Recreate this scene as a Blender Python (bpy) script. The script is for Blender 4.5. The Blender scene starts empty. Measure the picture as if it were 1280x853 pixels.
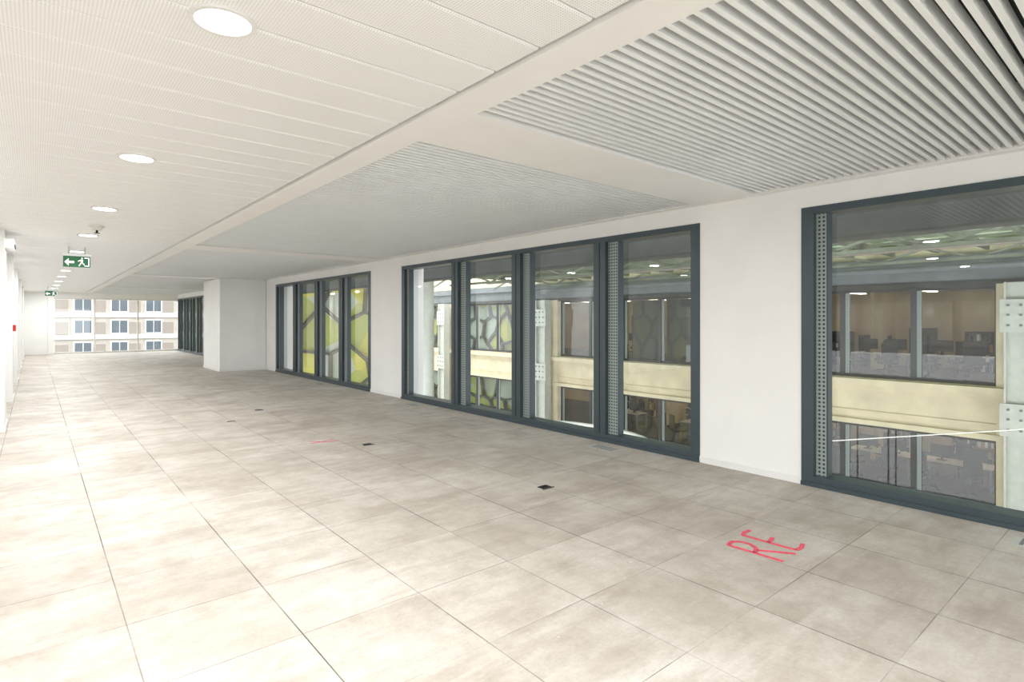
import bpy, math, random
from mathutils import Vector
random.seed(4)
S=bpy.context.scene
S.view_settings.view_transform='Standard'
S.view_settings.look='None'
S.view_settings.exposure=0.78

# ------------------------------------------------------------ materials
def srgb(r,g,b):
    f=lambda c:(c/255/12.92) if c/255<=0.04045 else ((c/255+0.055)/1.055)**2.4
    return (f(r),f(g),f(b),1)
def mat(name,col,rough=0.6,metal=0,noise=0.0,scale=6,spec=0.5):
    m=bpy.data.materials.new(name); m.use_nodes=True
    nt=m.node_tree; b=nt.nodes['Principled BSDF']
    b.inputs['Roughness'].default_value=rough; b.inputs['Metallic'].default_value=metal
    b.inputs['Specular IOR Level'].default_value=spec
    b.inputs['Base Color'].default_value=col
    if noise>0:
        tc=nt.nodes.new('ShaderNodeTexCoord'); n=nt.nodes.new('ShaderNodeTexNoise')
        n.inputs['Scale'].default_value=scale; n.inputs['Detail'].default_value=5
        mr=nt.nodes.new('ShaderNodeMapRange'); mr.inputs['From Min'].default_value=.3; mr.inputs['From Max'].default_value=.7
        mr.inputs['To Min'].default_value=1-noise; mr.inputs['To Max'].default_value=1+noise*.4
        mx=nt.nodes.new('ShaderNodeMix'); mx.data_type='RGBA'; mx.blend_type='MULTIPLY'; mx.inputs[0].default_value=1
        nt.links.new(tc.outputs['Object'],n.inputs['Vector']); nt.links.new(n.outputs['Fac'],mr.inputs['Value'])
        mx.inputs[6].default_value=col; nt.links.new(mr.outputs[0],mx.inputs[7]); nt.links.new(mx.outputs[2],b.inputs['Base Color'])
    return m
def emit(name,col,s):
    m=bpy.data.materials.new(name); m.use_nodes=True
    b=m.node_tree.nodes['Principled BSDF']; b.inputs['Base Color'].default_value=col
    b.inputs['Emission Color'].default_value=col; b.inputs['Emission Strength'].default_value=s
    return m
class N:
    def __init__(s,nt): s.nt=nt
    def m(s,op,a,b=None,c=None,clamp=False):
        n=s.nt.nodes.new('ShaderNodeMath'); n.operation=op; n.use_clamp=clamp
        for i,v in enumerate((a,b,c)):
            if v is None: continue
            if isinstance(v,(int,float)): n.inputs[i].default_value=v
            else: s.nt.links.new(v,n.inputs[i])
        return n.outputs[0]
    def mix(s,f,a,b,blend='MIX'):
        n=s.nt.nodes.new('ShaderNodeMix'); n.data_type='RGBA'; n.blend_type=blend
        for i,v in ((0,f),(6,a),(7,b)):
            if isinstance(v,(int,float,tuple)): n.inputs[i].default_value=v
            else: s.nt.links.new(v,n.inputs[i])
        return n.outputs[2]
    def noise(s,vec,scale,detail=4,rough=.5):
        n=s.nt.nodes.new('ShaderNodeTexNoise'); n.inputs['Scale'].default_value=scale
        n.inputs['Detail'].default_value=detail; n.inputs['Roughness'].default_value=rough
        s.nt.links.new(vec,n.inputs['Vector']); return n.outputs['Fac']
    def rng(s,v,a,b,c,d):
        n=s.nt.nodes.new('ShaderNodeMapRange')
        for i,x in zip(('From Min','From Max','To Min','To Max'),(a,b,c,d)): n.inputs[i].default_value=x
        s.nt.links.new(v,n.inputs['Value']); return n.outputs[0]
def glass(name,tint,gain=1.4,rough=0.0):
    # thin pane: Schlick reflectance from the angle of incidence, same from both sides
    m=bpy.data.materials.new(name); m.use_nodes=True; nt=m.node_tree; nt.nodes.clear(); n=N(nt)
    o=nt.nodes.new('ShaderNodeOutputMaterial'); mx=nt.nodes.new('ShaderNodeMixShader')
    t=nt.nodes.new('ShaderNodeBsdfTransparent'); g=nt.nodes.new('ShaderNodeBsdfGlossy'); ge=nt.nodes.new('ShaderNodeNewGeometry')
    d=nt.nodes.new('ShaderNodeVectorMath'); d.operation='DOT_PRODUCT'
    nt.links.new(ge.outputs['Incoming'],d.inputs[0]); nt.links.new(ge.outputs['Normal'],d.inputs[1])
    c=n.m('ABSOLUTE',d.outputs['Value']); p=n.m('POWER',n.m('SUBTRACT',1.0,c),5.0)
    R=n.m('MULTIPLY',n.m('MULTIPLY_ADD',p,.9,.045),gain,clamp=True)
    t.inputs['Color'].default_value=tint; g.inputs['Roughness'].default_value=rough
    nt.links.new(R,mx.inputs[0]); nt.links.new(t.outputs[0],mx.inputs[1]); nt.links.new(g.outputs[0],mx.inputs[2]); nt.links.new(mx.outputs[0],o.inputs[0])
    return m
def dots(name,base,hole,ax,pitch,rad,rough=.5,metal=0):
    m=mat(name,base,rough,metal); nt=m.node_tree; n=N(nt)
    tc=nt.nodes.new('ShaderNodeTexCoord'); sx=nt.nodes.new('ShaderNodeSeparateXYZ'); nt.links.new(tc.outputs['Object'],sx.inputs[0])
    d=[]
    for a in ax:
        f=n.m('FRACT',n.m('MULTIPLY',sx.outputs[a],1/pitch)); c=n.m('SUBTRACT',f,.5); d.append(n.m('MULTIPLY',c,c))
    r=n.m('SQRT',n.m('ADD',d[0],d[1]))
    k=n.rng(r,rad-.06,rad+.06,1,0)
    nt.links.new(n.mix(k,base,hole),nt.nodes['Principled BSDF'].inputs['Base Color'])
    return m

M={}
M['wall']=mat('white_paint',srgb(240,239,236),.65,noise=.03,scale=2)
M['trimw']=mat('white_trim',srgb(233,232,230),.45)
M['plenum']=mat('plenum_grey',srgb(62,70,66),.9)
M['slat']=mat('slat_metal',srgb(242,244,243),.42,.0,noise=.03,scale=3)
M['plank']=dots('perforated_plank',srgb(246,246,245),srgb(214,214,214),(0,1),.012,.27,.34)
M['frame']=mat('slate_frame',srgb(64,76,82),.36,.1,noise=.05)
M['gril']=dots('perforated_grille',srgb(152,162,158),srgb(46,54,56),(1,2),.035,.29,.5)
M['glass']=glass('window_glass',(.93,.95,.94,1),2.0)
M['glass2']=glass('facade_glass',(.70,.74,.73,1),1.3)
M['cream']=mat('cream_stucco',srgb(220,208,177),.8,noise=.16,scale=1.5)
M['greyb']=mat('grey_beam',srgb(120,126,128),.7,noise=.2,scale=1.5)
M['conc']=mat('raw_concrete',srgb(70,74,70),.9,noise=.4,scale=2.5)
M['steel']=mat('painted_steel',srgb(192,194,184),.5,noise=.1)
M['roofsteel']=mat('weathered_roof_steel',srgb(128,134,118),.6,noise=.45,scale=1.2)
M['dark']=mat('dark_frame',srgb(44,47,46),.5)
M['black']=mat('black_plastic',srgb(16,16,18),.5)
M['pink']=mat('pink_spray',srgb(236,92,112),.9,noise=.25,scale=40)
M['red']=mat('red_plastic',srgb(200,30,30),.4)
M['green']=emit('exit_green',srgb(8,98,50),.1)
M['pict']=emit('exit_pictogram',(1,1,1,1),.4)
M['lamp']=emit('lamp_diffuser',(1,.98,.95,1),6)
M['offlamp']=emit('office_lamp',(1,.86,.66,1),5)
M['offw']=mat('office_wall',srgb(196,176,142),.8,noise=.25,scale=.8)
M['offf']=mat('office_carpet',srgb(84,80,75),.95,noise=.2)
M['blind']=mat('grey_blind',srgb(82,85,77),.8,noise=.12,scale=1)
M['wood']=mat('oak',srgb(180,138,90),.6,noise=.15)
M['white']=mat('white_laminate',srgb(222,219,212),.4)
M['desktop']=mat('desk_laminate',srgb(186,176,158),.45)
M['ground']=mat('courtyard_paving',srgb(110,110,104),.9,noise=.2,scale=.6)
M['bronze']=mat('bronze_bar',srgb(110,106,96),.5,.2)
M['brick']=mat('pale_render',srgb(184,176,165),.9,noise=.10,scale=2)
M['stone']=mat('pale_stone',srgb(212,210,205),.85,noise=.05)
M['winpane']=mat('far_glass',srgb(86,95,104),.3)
M['rust']=mat('brown_panel',srgb(148,138,129),.8)
def roofglass():
    m=bpy.data.materials.new('atrium_roof_glass'); m.use_nodes=True; nt=m.node_tree; nt.nodes.clear(); n=N(nt)
    o=nt.nodes.new('ShaderNodeOutputMaterial'); mx=nt.nodes.new('ShaderNodeMixShader')
    t=nt.nodes.new('ShaderNodeBsdfTransparent'); tr=nt.nodes.new('ShaderNodeBsdfTranslucent'); tc=nt.nodes.new('ShaderNodeTexCoord')
    c=n.mix(n.rng(n.noise(tc.outputs['Object'],.8,7,.65),.38,.58,0,1),srgb(206,214,206),srgb(98,116,70))
    nt.links.new(c,tr.inputs[0]); nt.links.new(c,t.inputs[0]); mx.inputs[0].default_value=.55
    nt.links.new(t.outputs[0],mx.inputs[1]); nt.links.new(tr.outputs[0],mx.inputs[2]); nt.links.new(mx.outputs[0],o.inputs[0])
    return m
M['roof']=roofglass()
def yellow():
    m=mat('yellow_cladding',srgb(225,215,60),.35); nt=m.node_tree; n=N(nt)
    tc=nt.nodes.new('ShaderNodeTexCoord'); v=nt.nodes.new('ShaderNodeTexVoronoi'); v.inputs['Scale'].default_value=.55
    nt.links.new(tc.outputs['Object'],v.inputs['Vector'])
    sp=nt.nodes.new('ShaderNodeSeparateColor'); nt.links.new(v.outputs['Color'],sp.inputs[0])
    c=n.mix(n.rng(sp.outputs[0],.3,.7,0,1),srgb(220,212,104),srgb(194,198,110))
    c=n.mix(n.rng(sp.outputs[1],.60,.62,0,1),c,srgb(208,214,194))
    nt.links.new(c,nt.nodes['Principled BSDF'].inputs['Base Color']); return m
M['yellow']=yellow()
def floormat():
    m=mat('stone_floor_tile',srgb(200,188,175),.5); nt=m.node_tree; n=N(nt); b=nt.nodes['Principled BSDF']
    b.inputs['Specular IOR Level'].default_value=.25
    tc=nt.nodes.new('ShaderNodeTexCoord'); P=tc.outputs['Object']
    sx=nt.nodes.new('ShaderNodeSeparateXYZ'); nt.links.new(P,sx.inputs[0])
    u=n.m('MULTIPLY',n.m('SUBTRACT',sx.outputs[0],.328-6),1/.6); v=n.m('MULTIPLY',n.m('SUBTRACT',sx.outputs[1],.77-12),1/.6)
    cu=nt.nodes.new('ShaderNodeCombineXYZ'); nt.links.new(n.m('FLOOR',u),cu.inputs[0]); nt.links.new(n.m('FLOOR',v),cu.inputs[1])
    wn=nt.nodes.new('ShaderNodeTexWhiteNoise'); nt.links.new(cu.outputs[0],wn.inputs['Vector'])
    sc=nt.nodes.new('ShaderNodeSeparateColor'); nt.links.new(wn.outputs['Color'],sc.inputs[0])
    off=nt.nodes.new('ShaderNodeVectorMath'); off.operation='MULTIPLY_ADD'; nt.links.new(wn.outputs['Color'],off.inputs[0])
    off.inputs[1].default_value=(30,30,30); nt.links.new(P,off.inputs[2])
    base=n.mix(sc.outputs[0],srgb(181,173,162),srgb(204,197,186))
    base=n.mix(n.rng(sc.outputs[1],.5,1,0,.6),base,srgb(192,184,173))
    mot=n.noise(off.outputs[0],3.6,9,.72)
    base=n.mix(n.rng(mot,.35,.68,0,.7),base,srgb(160,148,134))
    dust=n.noise(P,1.1,8,.72)
    base=n.mix(n.rng(dust,.46,.68,0,.8),base,srgb(214,209,200))
    mp=nt.nodes.new('ShaderNodeMapping'); mp.inputs['Rotation'].default_value=(0,0,.7); mp.inputs['Scale'].default_value=(1,5,1)
    nt.links.new(P,mp.inputs[0]); sm=n.noise(mp.outputs[0],1.2,7,.65)
    base=n.mix(n.rng(sm,.5,.66,0,.5),base,srgb(162,151,138))
    mp2=nt.nodes.new('ShaderNodeMapping'); mp2.inputs['Rotation'].default_value=(0,0,-.5); mp2.inputs['Scale'].default_value=(1,7,1)
    nt.links.new(P,mp2.inputs[0]); s2=n.noise(mp2.outputs[0],.9,6,.65)
    base=n.mix(n.rng(s2,.56,.74,0,.5),base,srgb(220,215,207))
    fine=n.noise(P,55,4,.7); base=n.mix(n.rng(fine,.35,.65,0,.25),base,srgb(150,141,130))
    sp=n.noise(P,14,6,.75); base=n.mix(n.rng(sp,.66,.70,0,.65),base,srgb(228,225,219))
    def edge(x,w):
        f=n.m('FRACT',x); d=n.m('MINIMUM',f,n.m('SUBTRACT',1.0,f)); return n.rng(d,w*.5,w,1,0)
    jn=n.rng(n.noise(P,1.3,3),.38,.6,.25,1)
    jm=n.rng(n.noise(P,1.7,2),.38,.6,.15,.8)
    j=n.m('MAXIMUM',n.m('MULTIPLY',edge(u,.006),jn),n.m('MULTIPLY',edge(v,.0045),jm))
    base=n.mix(j,base,srgb(76,70,62))
    nt.links.new(base,b.inputs['Base Color'])
    nt.links.new(n.rng(mot,.3,.7,.48,.72),b.inputs['Roughness'])
    bp=nt.nodes.new('ShaderNodeBump'); bp.inputs['Strength'].default_value=.25; bp.inputs['Distance'].default_value=.003
    nt.links.new(n.m('SUBTRACT',n.m('MULTIPLY',mot,.3),j),bp.inputs['Height']); nt.links.new(bp.outputs[0],b.inputs['Normal'])
    return m
M['floor']=floormat()

# ------------------------------------------------------------ mesh builder
class MB:
    def __init__(s): s.v=[];s.f=[];s.mi=[];s.ms=[]
    def _m(s,k):
        if k not in s.ms: s.ms.append(k)
        return s.ms.index(k)
    def box(s,x0,x1,y0,y1,z0,z1,k):
        b=len(s.v); i=s._m(k)
        s.v+=[(x,y,z) for z in (z0,z1) for y in (y0,y1) for x in (x0,x1)]
        for f in ((0,2,3,1),(4,5,7,6),(0,1,5,4),(2,6,7,3),(0,4,6,2),(1,3,7,5)):
            s.f.append(tuple(b+q for q in f)); s.mi.append(i)
        return s
    def poly(s,pts,k):
        b=len(s.v); s.v+=[tuple(p) for p in pts]; s.f.append(tuple(range(b,b+len(pts)))); s.mi.append(s._m(k)); return s
    def paneX(s,x,y0,y1,z0,z1,k): return s.poly([(x,y0,z0),(x,y0,z1),(x,y1,z1),(x,y1,z0)],k)
    def paneY(s,y,x0,x1,z0,z1,k): return s.poly([(x0,y,z0),(x1,y,z0),(x1,y,z1),(x0,y,z1)],k)
    def bar(s,a,b,w,d,n,k):
        a=Vector(a);b=Vector(b);n=Vector(n).normalized(); t=(b-a).normalized(); c=t.cross(n).normalized()
        i=s._m(k); o=len(s.v)
        for p in (a,b):
            for q in ((-1,-1),(1,-1),(1,1),(-1,1)): s.v.append(tuple(p+c*q[0]*w/2+n*q[1]*d/2))
        for f in ((3,2,1,0),(4,5,6,7),(0,1,5,4),(1,2,6,5),(2,3,7,6),(3,0,4,7)): s.f.append(tuple(o+q for q in f)); s.mi.append(i)
        return s
    def tube(s,a,b,r,k,seg=16,r2=None):
        a=Vector(a);b=Vector(b); t=(b-a).normalized(); u=t.orthogonal().normalized(); w=t.cross(u); i=s._m(k); o=len(s.v)
        r2=r if r2 is None else r2
        for p,rr in ((a,r),(b,r2)):
            for j in range(seg):
                an=2*math.pi*j/seg; s.v.append(tuple(p+(u*math.cos(an)+w*math.sin(an))*rr))
        for j in range(seg):
            s.f.append((o+j,o+(j+1)%seg,o+seg+(j+1)%seg,o+seg+j)); s.mi.append(i)
        s.f.append(tuple(o+j for j in range(seg))[::-1]); s.mi.append(i)
        s.f.append(tuple(o+seg+j for j in range(seg))); s.mi.append(i)
        return s
    def ring(s,c,r0,r1,z0,z1,k,seg=40):
        i=s._m(k);o=len(s.v)
        for (r,z) in ((r0,z1),(r0,z0),(r1,z0),(r1,z1)):
            for j in range(seg):
                an=2*math.pi*j/seg; s.v.append((c[0]+r*math.cos(an),c[1]+r*math.sin(an),z))
        for q in range(4):
            for j in range(seg):
                a=o+q*seg;b=o+((q+1)%4)*seg
                s.f.append((a+j,a+(j+1)%seg,b+(j+1)%seg,b+j)); s.mi.append(i)
        return s
    def done(s,name,loc=(0,0,0),rz=0,bevel=0):
        me=bpy.data.meshes.new(name); me.from_pydata(s.v,[],s.f)
        for k in s.ms: me.materials.append(M[k])
        me.polygons.foreach_set('material_index',s.mi); me.update()
        o=bpy.data.objects.new(name,me); bpy.context.collection.objects.link(o); o.location=loc; o.rotation_euler=(0,0,rz)
        if bevel:
            md=o.modifiers.new('bevel','BEVEL'); md.width=bevel; md.segments=2; md.limit_method='ANGLE'
        return o

H=1.42; CZ=2.556; WX=5.08; WT=2.385; YE=30.0; YB=-6.0; XL=-6.0
# ------------------------------------------------------------ shell
MB().box(XL-.2,WX+.3,YB-.2,YE+.3,-.35,0,'floor').done('floor')
c=MB()
c.box(XL-.2,WX+.35,YB-.2,YE+.3,3.0,3.2,'plenum')
beams=[(-4.7,-4.05),(2.52,3.12),(9.72,10.32),(16.92,17.5),(24.1,24.7)]
c.box(1.64,1.85,YB,YE,CZ-.012,3.0,'wall')
c.box(4.99,WX-.001,YB,YE,CZ,3.0,'wall')
for a,b in beams: c.box(1.85,4.99,a,b,CZ,3.0,'wall')
c.box(1.85,4.99,YE-.3,YE,CZ,3.0,'wall')
c.box(XL,1.64,YE-.3,YE,CZ-.01,3.0,'wall')
c.done('ceiling')
pl=MB()
y=-6.05
while y<YE-.3:
    y1=min(y+.296,YE-.3)
    z=CZ+.004; e_=.012; dz=.006
    pl.box(XL,1.622,y,y1,z+dz,z+.03,'plank')
    pl.poly([(XL,y+e_,z),(XL,y1-e_,z),(1.622,y1-e_,z),(1.622,y+e_,z)],'plank')
    pl.poly([(XL,y,z+dz),(XL,y+e_,z),(1.622,y+e_,z),(1.622,y,z+dz)],'plank')
    pl.poly([(XL,y1-e_,z),(XL,y1,z+dz),(1.622,y1,z+dz),(1.622,y1-e_,z)],'plank')
    y+=.3
pl.box(1.622,1.64,YB,YE-.3,CZ+.035,CZ+.05,'plenum')  # dark strip: colour stands in for shade in the gap beside the planks
pl.done('ceiling_plank_panels')
sl=MB()
bays=[(YB,-4.7),(-4.05,2.52),(3.12,9.72),(10.32,16.92),(17.5,24.1),(24.7,YE-.3)]
for bi,(a,b) in enumerate(bays):
    n=int((b-a-.02)/.061)
    for i in range(n):
        y0=a+.03+i*.061
        sl.box(1.86,4.98,y0,y0+.025,CZ+.012,CZ+.075,'slat')
sl.done('ceiling_slat_baffles')

w=MB()
piers=[(YB,-4.05),(2.14,3.12),(9.12,10.36),(16.1,17.7),(23.6,24.7)]
for a,b in piers: w.box(WX,WX+.45,a,b,0,WT,'wall')
w.box(WX,WX+.45,YB,YE+.2,WT,3.0,'wall')
w.done('wall_right')
t=MB()
for a,b in piers: t.box(WX-.012,WX,a,b-.0,0,.06,'trimw')
t.done('baseboard_right')
MB().box(3.87,WX-.013,16.98,18.9,0,CZ-.001,'wall').box(3.858,3.87,16.97,18.9,0,.06,'trimw').box(3.858,WX-.013,16.968,16.98,0,.06,'trimw').done('wall_core_box')

def window(idx,y0,y1,muls):
    m=MB(); X=WX+.01; D=.17
    m.box(X-.02,X+D,y0,y1,0.0,.09,'frame'); m.box(X-.035,X+D,y0,y1,0,.035,'frame')
    m.box(X-.02,X+D,y0,y1,WT-.06,WT,'frame')
    m.box(X-.02,X+D,y1-.10,y1,.09,WT-.06,'frame'); m.box(X-.02,X+D,y0,y0+.10,.09,WT-.06,'frame')
    for q in muls:
        m.box(X-.02,X+D,q-.09,q+.09,.09,WT-.06,'frame')
        m.box(X-.026,X-.02,q-.004,q+.004,.09,WT-.06,'dark')
    for q,g in [(q,.145) for q in muls]+[(y1-.01,.085)]:
        m.box(X+.035,X+.045,q-.09-g,q-.09,.09,WT-.06,'gril')
        m.box(X+.03,X+.115,q-.09-g-.014,q-.09-g,.09,WT-.06,'frame')
    m.paneX(X+.12,y0+.1,y1-.1,.09,WT-.06,'glass')
    return m.done('window_%d'%idx)
window(1,-4.05,2.14,[-.93-1.5,-.93])
window(2,3.12,9.12,[4.43,5.94,7.43])
window(3,10.36,16.1,[11.8,13.2,14.65])
window(4,24.7,YE,[26.0,27.3,28.6])
window(6,17.7,23.6,[19.2,20.7,22.2])

e=MB()
e.box(XL,.42,YE,YE+.3,0,CZ,'wall'); e.box(.42,WX+.45,YE,YE+.3,WT-.05,3.0,'wall')
e.box(.42,.62,YE-.15,YE,0,CZ-.012,'wall')
e.done('wall_far')
m=MB(); X0,X1=.42,WX+.1
m.box(X0,X1,YE,YE+.12,0,.07,'white'); m.box(X0,X1,YE,YE+.12,WT-.1,WT-.05,'white')
for x in (X0,1.95,3.5,X1-.06): m.box(x,x+.05,YE,YE+.12,.07,WT-.1,'white')
m.paneY(YE+.05,X0,X1,.07,WT-.1,'glass'); m.done('window_5')

b=MB(); b.box(XL-.2,WX+.45,YB-.2,YB,2.4,3,'wall').box(XL-.2,XL+1,YB-.2,YB,0,2.4,'wall').box(WX-.8,WX+.45,YB-.2,YB,0,2.4,'wall').done('wall_back')
m=MB(); m.box(XL+1,WX-.8,YB-.15,YB-.05,0,.1,'frame')
x=XL+1
while x<WX-.9: m.box(x,x+.08,YB-.15,YB-.05,.1,2.4,'frame'); x+=1.5
m.paneY(YB-.11,XL+1,WX-.8,.1,2.4,'glass').done('window_7')
MB().box(XL-.2,XL,YB,9.6,0,3,'wall').done('wall_side')
l=MB()
l.box(XL-.2,-.42,9.6,9.8,0,CZ+.003,'wall')
segs=[(9.8,11.2),(12.3,14.6),(15.7,18.9),(20.0,23.4),(24.5,YE)]
for a,b_ in segs: l.box(-.62,-.42,a,b_,0,CZ+.003,'wall')
drs=[(11.2,12.3),(14.6,15.7),(18.9,20.0),(23.4,24.5)]
for a,b_ in drs: l.box(-.62,-.42,a,b_,2.15,CZ+.003,'wall')
for a in (9.6,13.1,16.9,21.2,25.8): l.box(-.42,-.29,a,a+.75,0,CZ+.003,'wall')
l.done('wall_left')
for i,(a,b_) in enumerate(drs):
    d=MB(); d.box(-.60,-.54,a+.06,b_-.06,0.005,2.09,'trimw').box(-.62,-.41,a,a+.06,0,2.15,'white').box(-.62,-.41,b_-.06,b_,0,2.15,'white').box(-.62,-.41,a+.06,b_-.06,2.09,2.15,'white')
    d.tube((-.54,a+.14,1.0),(-.48,a+.14,1.0),.012,'steel').tube((-.48,a+.13,1.0),(-.48,a+.27,1.0),.01,'steel')
    d.done('door_%d'%(i+1))
t=MB()
for a in (9.6,13.1,16.9,21.2,25.8): t.box(-.29,-.278,a,a+.75,0,.07,'trimw')
t.done('baseboard_left')
MB().box(-.29,-.25,13.25,13.36,1.22,1.33,'red').box(-.25,-.245,13.275,13.335,1.245,1.305,'white').done('fire_call_point',bevel=.004)
MB().box(-.29,-.2,9.75,10.25,2.35,2.47,'trimw').box(-.2,-.19,9.8,10.2,2.37,2.4,'plenum').done('wall_air_grille',bevel=.006)

# ------------------------------------------------------------ ceiling fittings
def area(name,loc,size,power,col=(.95,.972,1),sy=None):
    L=bpy.data.lights.new(name,'AREA'); L.shape='RECTANGLE' if sy else 'DISK'; L.size=size; L.energy=power; L.color=col
    if sy: L.size_y=sy
    o=bpy.data.objects.new(name,L); bpy.context.collection.objects.link(o); o.location=loc; return o
def downlight(x,y,p):
    z=CZ+.004
    o=MB().ring((0,0),.098,.118,-.010,0,'trimw').tube((0,0,-.004),(0,0,0),.098,'lamp',40).done('recessed_downlight',(x,y,z))
    a=area('lamp_light',(0,0,-.015),.18,p); a.parent=o
PW=31
for k in range(12): downlight(.55,2.36+2.38*k,PW if k<4 else PW*.74)
for k in range(3): downlight(.55,2.36-2.38*(k+1),PW*1.7)  # unseen lamps added behind the camera, boosted to brighten the room
for x in (-2.2,-4.6):  # extra rows out of view on the left, added as fill light
    for k in range(6): downlight(x,-4.8+2.6*k,PW*.42)
MB().tube((0,0,0),(0,0,-.02),.075,'white',28).tube((0,0,-.02),(0,0,-.055),.06,'white',28,.045).tube((0,0,-.055),(0,0,-.085),.012,'black',12).ring((0,0),.0,.03,-.09,-.085,'black',16).done('smoke_detector',(.58,8.5,CZ+.004))
def exitsign(x,y,name='emergency_exit_sign'):
    m=MB(); w,h=.34,.17; z1=CZ-.14; z0=z1-h
    m.box(-w/2-.01,w/2+.01,-.025,.025,z1,z1+.035,'trimw').tube((-.1,0,z1+.035),(-.1,0,CZ+.004),.008,'steel',10).tube((.1,0,z1+.035),(.1,0,CZ+.004),.008,'steel',10)
    m.box(-w/2,w/2,-.01,.01,z0,z1,'green')
    P=lambda pts:m.poly([(px*w/2,-.0115,z0+pz*h) for px,pz in pts],'pict')
    P([(-.9,.45),(-.6,.8),(-.6,.55),(-.2,.55),(-.2,.35),(-.6,.35),(-.6,.1)])
    P([(.55,.1),(.92,.1),(.92,.9),(.55,.9),(.55,.82),(.84,.82),(.84,.18),(.55,.18)])
    P([(.28,.42),(.42,.42),(.46,.7),(.3,.72)]);P([(.33,.76),(.42,.76),(.42,.9),(.33,.9)])
    P([(.28,.42),(.36,.42),(.2,.1),(.1,.1)]);P([(.34,.42),(.42,.42),(.58,.28),(.52,.2)]);P([(.3,.72),(.3,.62),(.1,.5),(.06,.58)])
    m.done(name,(x,y,0))
exitsign(.51,11.2); exitsign(.45,25.2)

# ------------------------------------------------------------ floor items
def stroke(pts,w=.035):
    m=MB()
    for ps in pts:
        for a,b_ in zip(ps[:-1],ps[1:]): m.bar((a[0],a[1],.002),(b_[0],b_[1],.002),w,.002,(0,0,1),'pink')
    return m
def letters(ox,oy,s,ang):
    ca,sa=math.cos(ang),math.sin(ang)
    T=lambda p:(ox+s*(p[0]*ca-p[1]*sa),oy+s*(p[0]*sa+p[1]*ca))
    R=[[(0,0),(.03,.6),(.05,1.2)],[(.05,1.2),(.3,1.22),(.44,1.08),(.45,.86),(.32,.68),(.03,.6)],[(.2,.62),(.4,.3),(.6,-.05)]]
    E=[[(.82,0),(.84,.6),(.87,1.2)],[(.87,1.2),(1.05,1.24),(1.3,1.2)],[(.84,.6),(1.2,.64)],[(.82,0),(1.05,-.03),(1.3,.02)]]
    return [[T(p) for p in q] for q in R+E]
stroke(letters(3.36,1.52,.28,.10),.026).done('spray_paint_letters')
stroke([[(2.42,6.45),(2.7,6.5)],[(2.45,6.58),(2.62,6.4),(2.74,6.42)]],.012).done('spray_paint_mark')
def hatch(x,y,sx,sy,k='black',name='floor_socket_hole'):
    MB().box(-sx/2,sx/2,-sy/2,sy/2,.0005,.004,k).box(-sx/2-.012,sx/2+.012,-sy/2-.012,-sy/2,.0005,.006,'blind').done(name,(x,y,0))
hatch(3.31,3.5,.1,.08); hatch(2.9,6.0,.1,.08); hatch(2.1,8.6,.08,.05,'greyb'); hatch(2.7,9.4,.1,.08)
def vent(x,y):
    m=MB(); m.box(-.09,.09,-.17,.17,.0005,.004,'steel')
    for i in range(7): m.box(-.075,.075,-.15+.043*i,-.13+.043*i,.004,.005,'greyb')
    m.done('floor_vent_grille',(x,y,0))
for y in (4.15,8.3,.55,12.3): vent(4.82,y)

# ------------------------------------------------------------ courtyard
MB().box(WX+.6,20,-12,46,-8.3,-8,'ground').done('courtyard_ground')
MB().box(6.5,7.0,-12,22,2.3,3.4,'conc').done('concrete_lintel_beam')
MB().box(7.0,20,-12,21.8,3.52,3.55,'roof').done('atrium_glass_roof')
r=MB()
y=-12
while y<21.8:
    r.box(7,19.7,y,y+.09,3.32,3.5,'roofsteel'); y+=1.1
x=7.6
while x<19.5: r.box(x,x+.06,-12,21.8,3.43,3.5,'roofsteel'); x+=1.0
for x in (10.6,14.6,18.2):
    r.box(x,x+.14,-12,21.8,2.96,3.04,'roofsteel')
    y=-12
    while y<21: 
        r.bar((x+.07,y,3.0),(x+.07,y+1.1,3.34),.06,.06,(1,0,0),'roofsteel'); r.bar((x+.07,y+1.1,3.34),(x+.07,y+2.2,3.0),.06,.06,(1,0,0),'roofsteel'); y+=2.2
r.tube((19.2,-12,2.85),(19.2,21.8,2.85),.09,'greyb',12).tube((16.8,-12,3.2),(16.8,21.8,3.2),.07,'rust',12)
r.done('atrium_roof_frame')
F=20.0
f=MB()
f.box(F,F+.4,-14,45,2.4,3.0,'greyb'); f.box(F-.25,F+.3,-14,45,2.95,3.25,'greyb'); f.box(F-.1,F,-14,45,2.35,2.5,'conc')
f.box(F,F+.4,-14,45,3.25,9,'cream')
f.box(F,F+.4,-14,45,-1.85,-.4,'cream'); f.box(F-.3,F,-14,45,-.62,-.42,'cream'); f.box(F-.14,F,-14,45,-.78,-.62,'cream'); f.box(F-.08,F,-14,45,-1.5,-1.42,'cream')
f.box(F-.2,F,-14,45,-1.85,-1.7,'cream')
f.box(F,F+.4,-14,45,-8,-3.75,'cream'); f.box(F-.25,F,-14,45,-3.95,-3.75,'cream')
cols=[-6.2,2.7,11.7,20.7,29.7,38.7]
for cy in cols:
    f.box(F-.12,F+.4,cy-.6,cy+.6,-8,2.4,'cream')
f.done('opposite_facade_wall')
for cy in cols:
    m=MB(); X=F-.75
    m.box(X,X+.42,cy-.34,cy-.30,-8,2.4,'steel').box(X,X+.42,cy+.30,cy+.34,-8,2.4,'steel').box(X+.15,X+.2,cy-.3,cy+.3,-8,2.4,'steel')
    for zz in (1.5,-1.2):
        m.box(X-.03,X,cy-.42,cy+.42,zz-.4,zz+.45,'steel')
        for dy in (-.25,0,.25):
            for dz in (-.22,.05,.3): m.tube((X-.06,cy+dy,zz+dz),(X-.03,cy+dy,zz+dz),.035,'greyb',8)
    m.done('steel_column')
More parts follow.
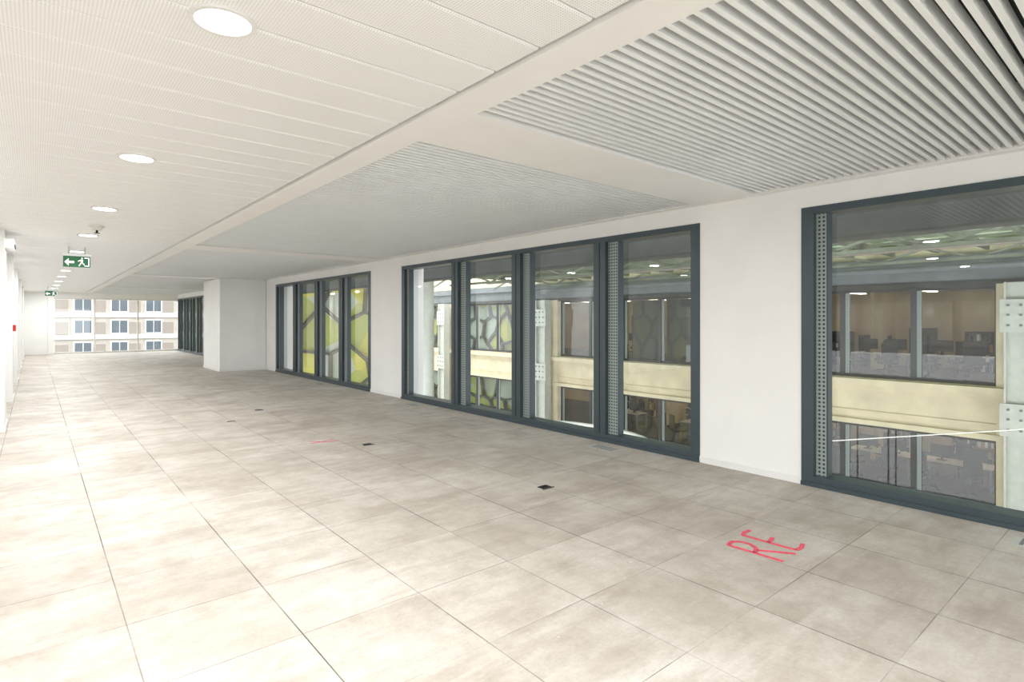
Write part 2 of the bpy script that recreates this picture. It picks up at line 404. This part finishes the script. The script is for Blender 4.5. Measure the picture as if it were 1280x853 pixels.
for a,b_ in zip(cols[:-1],cols[1:]):
    y0,y1=a+.6,b_-.6
    m=MB()
    for z0,z1 in ((-.4,2.4),(-3.75,-1.85)):
        m.box(F+.15,F+.25,y0,y1,z0,z0+.1,'dark'); m.box(F+.15,F+.25,y0,y1,z1-.12,z1,'dark')
        n=4
        for i in range(n+1):
            yy=y0+(y1-y0)*i/n; m.box(F+.12,F+.27,max(y0,yy-.07),min(y1,yy+.07),z0,z1,'dark')
            if 0<i<=n: m.box(F+.17,F+.19,max(y0,yy-.2),yy-.07,z0+.1,z1-.12,'gril')
        m.paneX(F+.2,y0,y1,z0,z1,'glass2')
    m.done('facade_window_band')
for z0,z1 in ((-.45,2.5),(-3.8,-1.8)):
    fl=MB();lp=MB();sh=MB()
    fl.box(F+.42,F+9,-14,45,z0-.1,z0,'offf').done('floor_office')
    MB().box(F+.42,F+9,-14,45,z1,z1+.1,'white').done('ceiling_office')
    MB().box(F+7,F+7.2,-14,45,z0,z1,'offw').done('wall_office_rear')
    for y in (-2,7.5,16.5): MB().box(F+4,F+6.4,y,y+.12,z0,z1,'offw').done('wall_office_partition')
    y=-6
    while y<44:
        lp.box(F+1.6,F+3,y,y+.25,z1-.03,z1-.001,'offlamp'); lp.box(F+4.6,F+6,y,y+.25,z1-.03,z1-.001,'offlamp'); y+=2.4
    lp.done('office_ceiling_lamps')
    random.seed(int(z0*10)+20)
    y=-3
    while y<21:
        wd=random.uniform(.5,1.4); hh=min(random.uniform(1.2,2.2),z1-z0-.2); kk=random.choice(['wood','white','blind','black','wood'])
        sh.box(F+5.9,F+5.98,y,y+wd,z0,z0+hh,kk)
        for s_ in range(int(hh/.35)+1): sh.box(F+5.5,F+5.9,y,y+wd,z0+s_*.35,z0+s_*.35+.03,kk)
        sh.box(F+5.5,F+5.9,y,y+.03,z0,z0+hh,kk).box(F+5.5,F+5.9,y+wd-.03,y+wd,z0,z0+hh,kk)
        for s_ in range(int(hh/.35)):
            yy=y+.05
            while yy<y+wd-.12:
                ww=random.uniform(.03,.12); sh.box(F+5.55,F+5.8,yy,yy+ww,z0+s_*.35+.03,z0+s_*.35+random.uniform(.2,.33),random.choice(['wood','white','black','dark','frame'])); yy+=ww+random.choice([.005,.1])
        y+=wd+random.uniform(.3,1.6)
    sh.done('office_shelving')
m=MB()
for y0,y1,z0,z1 in ((12.4,14.1,-.3,2.28),(14.25,15.9,-.3,2.28),(8.0,9.6,.9,2.28)):
    m.box(F+.43,F+.45,y0,y1,z0,z1,'blind')
m.done('roller_blinds')
def chair(x,y,z,rz):
    m=MB()
    for i in range(5):
        a=2*math.pi*i/5; m.bar((0,0,.1),(.3*math.cos(a),.3*math.sin(a),.06),.04,.03,(0,0,1),'black'); m.tube((.3*math.cos(a)-.02,.3*math.sin(a),.03),(.3*math.cos(a)+.02,.3*math.sin(a),.03),.03,'black',10)
    m.tube((0,0,.08),(0,0,.44),.03,'black',10).box(-.25,.25,-.24,.24,.43,.51,'black')
    m.bar((-.24,0,.42),(-.32,0,.62),.06,.03,(1,0,.3),'black').box(-.33,-.27,-.22,.22,.58,1.15,'black')
    for s in (-1,1): m.bar((0,s*.28,.45),(0,s*.28,.68),.04,.03,(0,1,0),'black').box(-.14,.16,s*.28-.04,s*.28+.04,.68,.71,'black')
    m.done('office_chair',(x,y,z),rz,bevel=.01)
def desk(x,y,z,mon=True):
    m=MB(); m.box(-.4,.4,-.9,.9,.71,.74,'desktop')
    for sx in (-.36,.36):
        for sy in (-.85,.85): m.box(sx-.025,sx+.025,sy-.025,sy+.025,0,.71,'greyb')
    m.box(-.36,.36,-.87,-.83,.08,.12,'greyb').box(-.36,.36,.83,.87,.08,.12,'greyb')
    if mon:
        for sy in (-.42,.42): m.box(-.02,.02,sy-.3,sy+.3,.86,1.22,'black').box(-.015,.03,sy-.03,sy+.03,.74,.9,'black').box(-.1,.1,sy-.12,sy+.12,.74,.752,'black')
    m.done('office_desk',(x,y,z))
for z in (-.45,-3.8):
    for y in (4.6,6.7,9.9,13.5,17.6): 
        desk(F+2.2,y,z); chair(F+1.15,y-.5,z,.4); chair(F+1.2,y+.55,z,-.5); chair(F+3.2,y+.2,z,2.9)

def honey(name,org,ax,W,Hh,s,seed,nrm,bw=.11):
    random.seed(seed); m=MB(); A=Vector(ax); O=Vector(org); nv=Vector(nrm)
    P=lambda a,z:O+A*a+Vector((0,0,z))
    jit={}
    ni=int(W/s)+1; nj=int(Hh/(s*.86))+1
    E=set()
    for j in range(nj):
        for i in range(ni):
            a=s*(i+(.5 if j%2 else 0)); z=s*.86*j
            for (p,q) in (((a,z+s*.57),(a+s*.5,z+s*.29)),((a+s*.5,z+s*.29),(a+s*.5,z-s*.29)),((a+s*.5,z-s*.29),(a,z-s*.57))):
                E.add(((round(p[0]/s*2),round(p[1]/s*3.49)),(round(q[0]/s*2),round(q[1]/s*3.49))))
    def J(k):
        if k not in jit: jit[k]=(k[0]*s/2+random.uniform(-.2,.2)*s,k[1]*s/3.49+random.uniform(-.17,.17)*s)
        return jit[k]
    cl=lambda p:(min(max(p[0],0),W),min(max(p[1],0),Hh))
    for a,b_ in sorted(E):
        a=cl(J(a));b_=cl(J(b_))
        if (Vector(a)-Vector(b_)).length<.1: continue
        m.bar(P(*a)+nv*.12,P(*b_)+nv*.12,bw,.2,nv,'bronze')
    m.poly([P(0,0),P(W,0),P(W,Hh),P(0,Hh)],'yellow')
    return m.done(name)
honey('yellow_honeycomb_facade',(5.7,22.4,-8),(1,0,0),6.9,14,1.7,5,(0,-1,0),.11)
honey('yellow_honeycomb_screen',(F+.8,21.4,-.38),(0,1,0),14,2.8,1.5,8,(-1,0,0))
honey('yellow_honeycomb_panel',(F+.8,21.4,-3.73),(0,1,0),14,1.85,1.5,9,(-1,0,0))
MB().box(12.6,F,44,44.3,-8,9,'cream').done('courtyard_end_wall')
MB().tube((9.0,14.7,-8),(9.0,14.7,3.3),.24,'steel',28).done('round_column')
m=MB(); pts=[(8,7+.0,-.95),(8,5,-.62),(8,3.3,-.24),(8,1.16,.25),(8,-1.5,1.1),(8,-4,2.3)]
for a,b_ in zip(pts[:-1],pts[1:]): m.tube(a,b_,.006,'white',8)
m.done('tensioned_cable')
m=MB(); q=[(11+1.0*math.cos(a),10.2+2.0*math.sin(a),-1.55) for a in [i*math.pi/12 for i in range(25)]]
for a,b_ in zip(q[:-1],q[1:]): m.tube(a,b_,.05,'white',8); 
for a in q[::4]: m.tube((a[0],a[1],-8),a,.035,'white',8)
m.done('curved_railing')

# ------------------------------------------------------------ distant building through the end window
m=MB(); YB2=85; x0,x1=-25,45
m.box(x0,x1,YB2,YB2+10,-12,8.5,'brick')
pit=3.6
for r_ in range(-4,3):
    zc=.63+2.67*r_
    m.box(x0,x1,YB2-.25,YB2,zc-1.55,zc-1.0,'stone')
    x=x0+1+((4.46-x0-1)%pit)
    while x<x1-2:
        m.box(x-.95,x+.95,YB2-.12,YB2,zc-1.0,zc+.85,'white')
        m.box(x-.8,x-.05,YB2-.16,YB2-.1,zc-.8,zc+.7,'winpane'); m.box(x+.05,x+.8,YB2-.16,YB2-.1,zc-.8,zc+.7,'winpane')
        m.box(x+.95,x+2.2,YB2-.1,YB2,zc-1,zc+.5,'rust')
        x+=pit
m.done('distant_apartment_building')
MB().box(-60,80,YE+3,140,-12.5,-12,'ground').done('street_ground')

wd=bpy.data.worlds.new('sky'); S.world=wd; wd.use_nodes=True
bg=wd.node_tree.nodes['Background']; bg.inputs[0].default_value=(.93,.96,1,1); bg.inputs[1].default_value=2.4

cam=bpy.data.cameras.new('camera'); co=bpy.data.objects.new('camera',cam); bpy.context.collection.objects.link(co)
co.location=(0,0,H); co.rotation_euler=(math.radians(90),0,math.radians(-40.1))
cam.sensor_width=36; cam.lens=709/1280*36; cam.shift_y=-26.5/1280; cam.clip_start=.05; cam.clip_end=500
S.camera=co
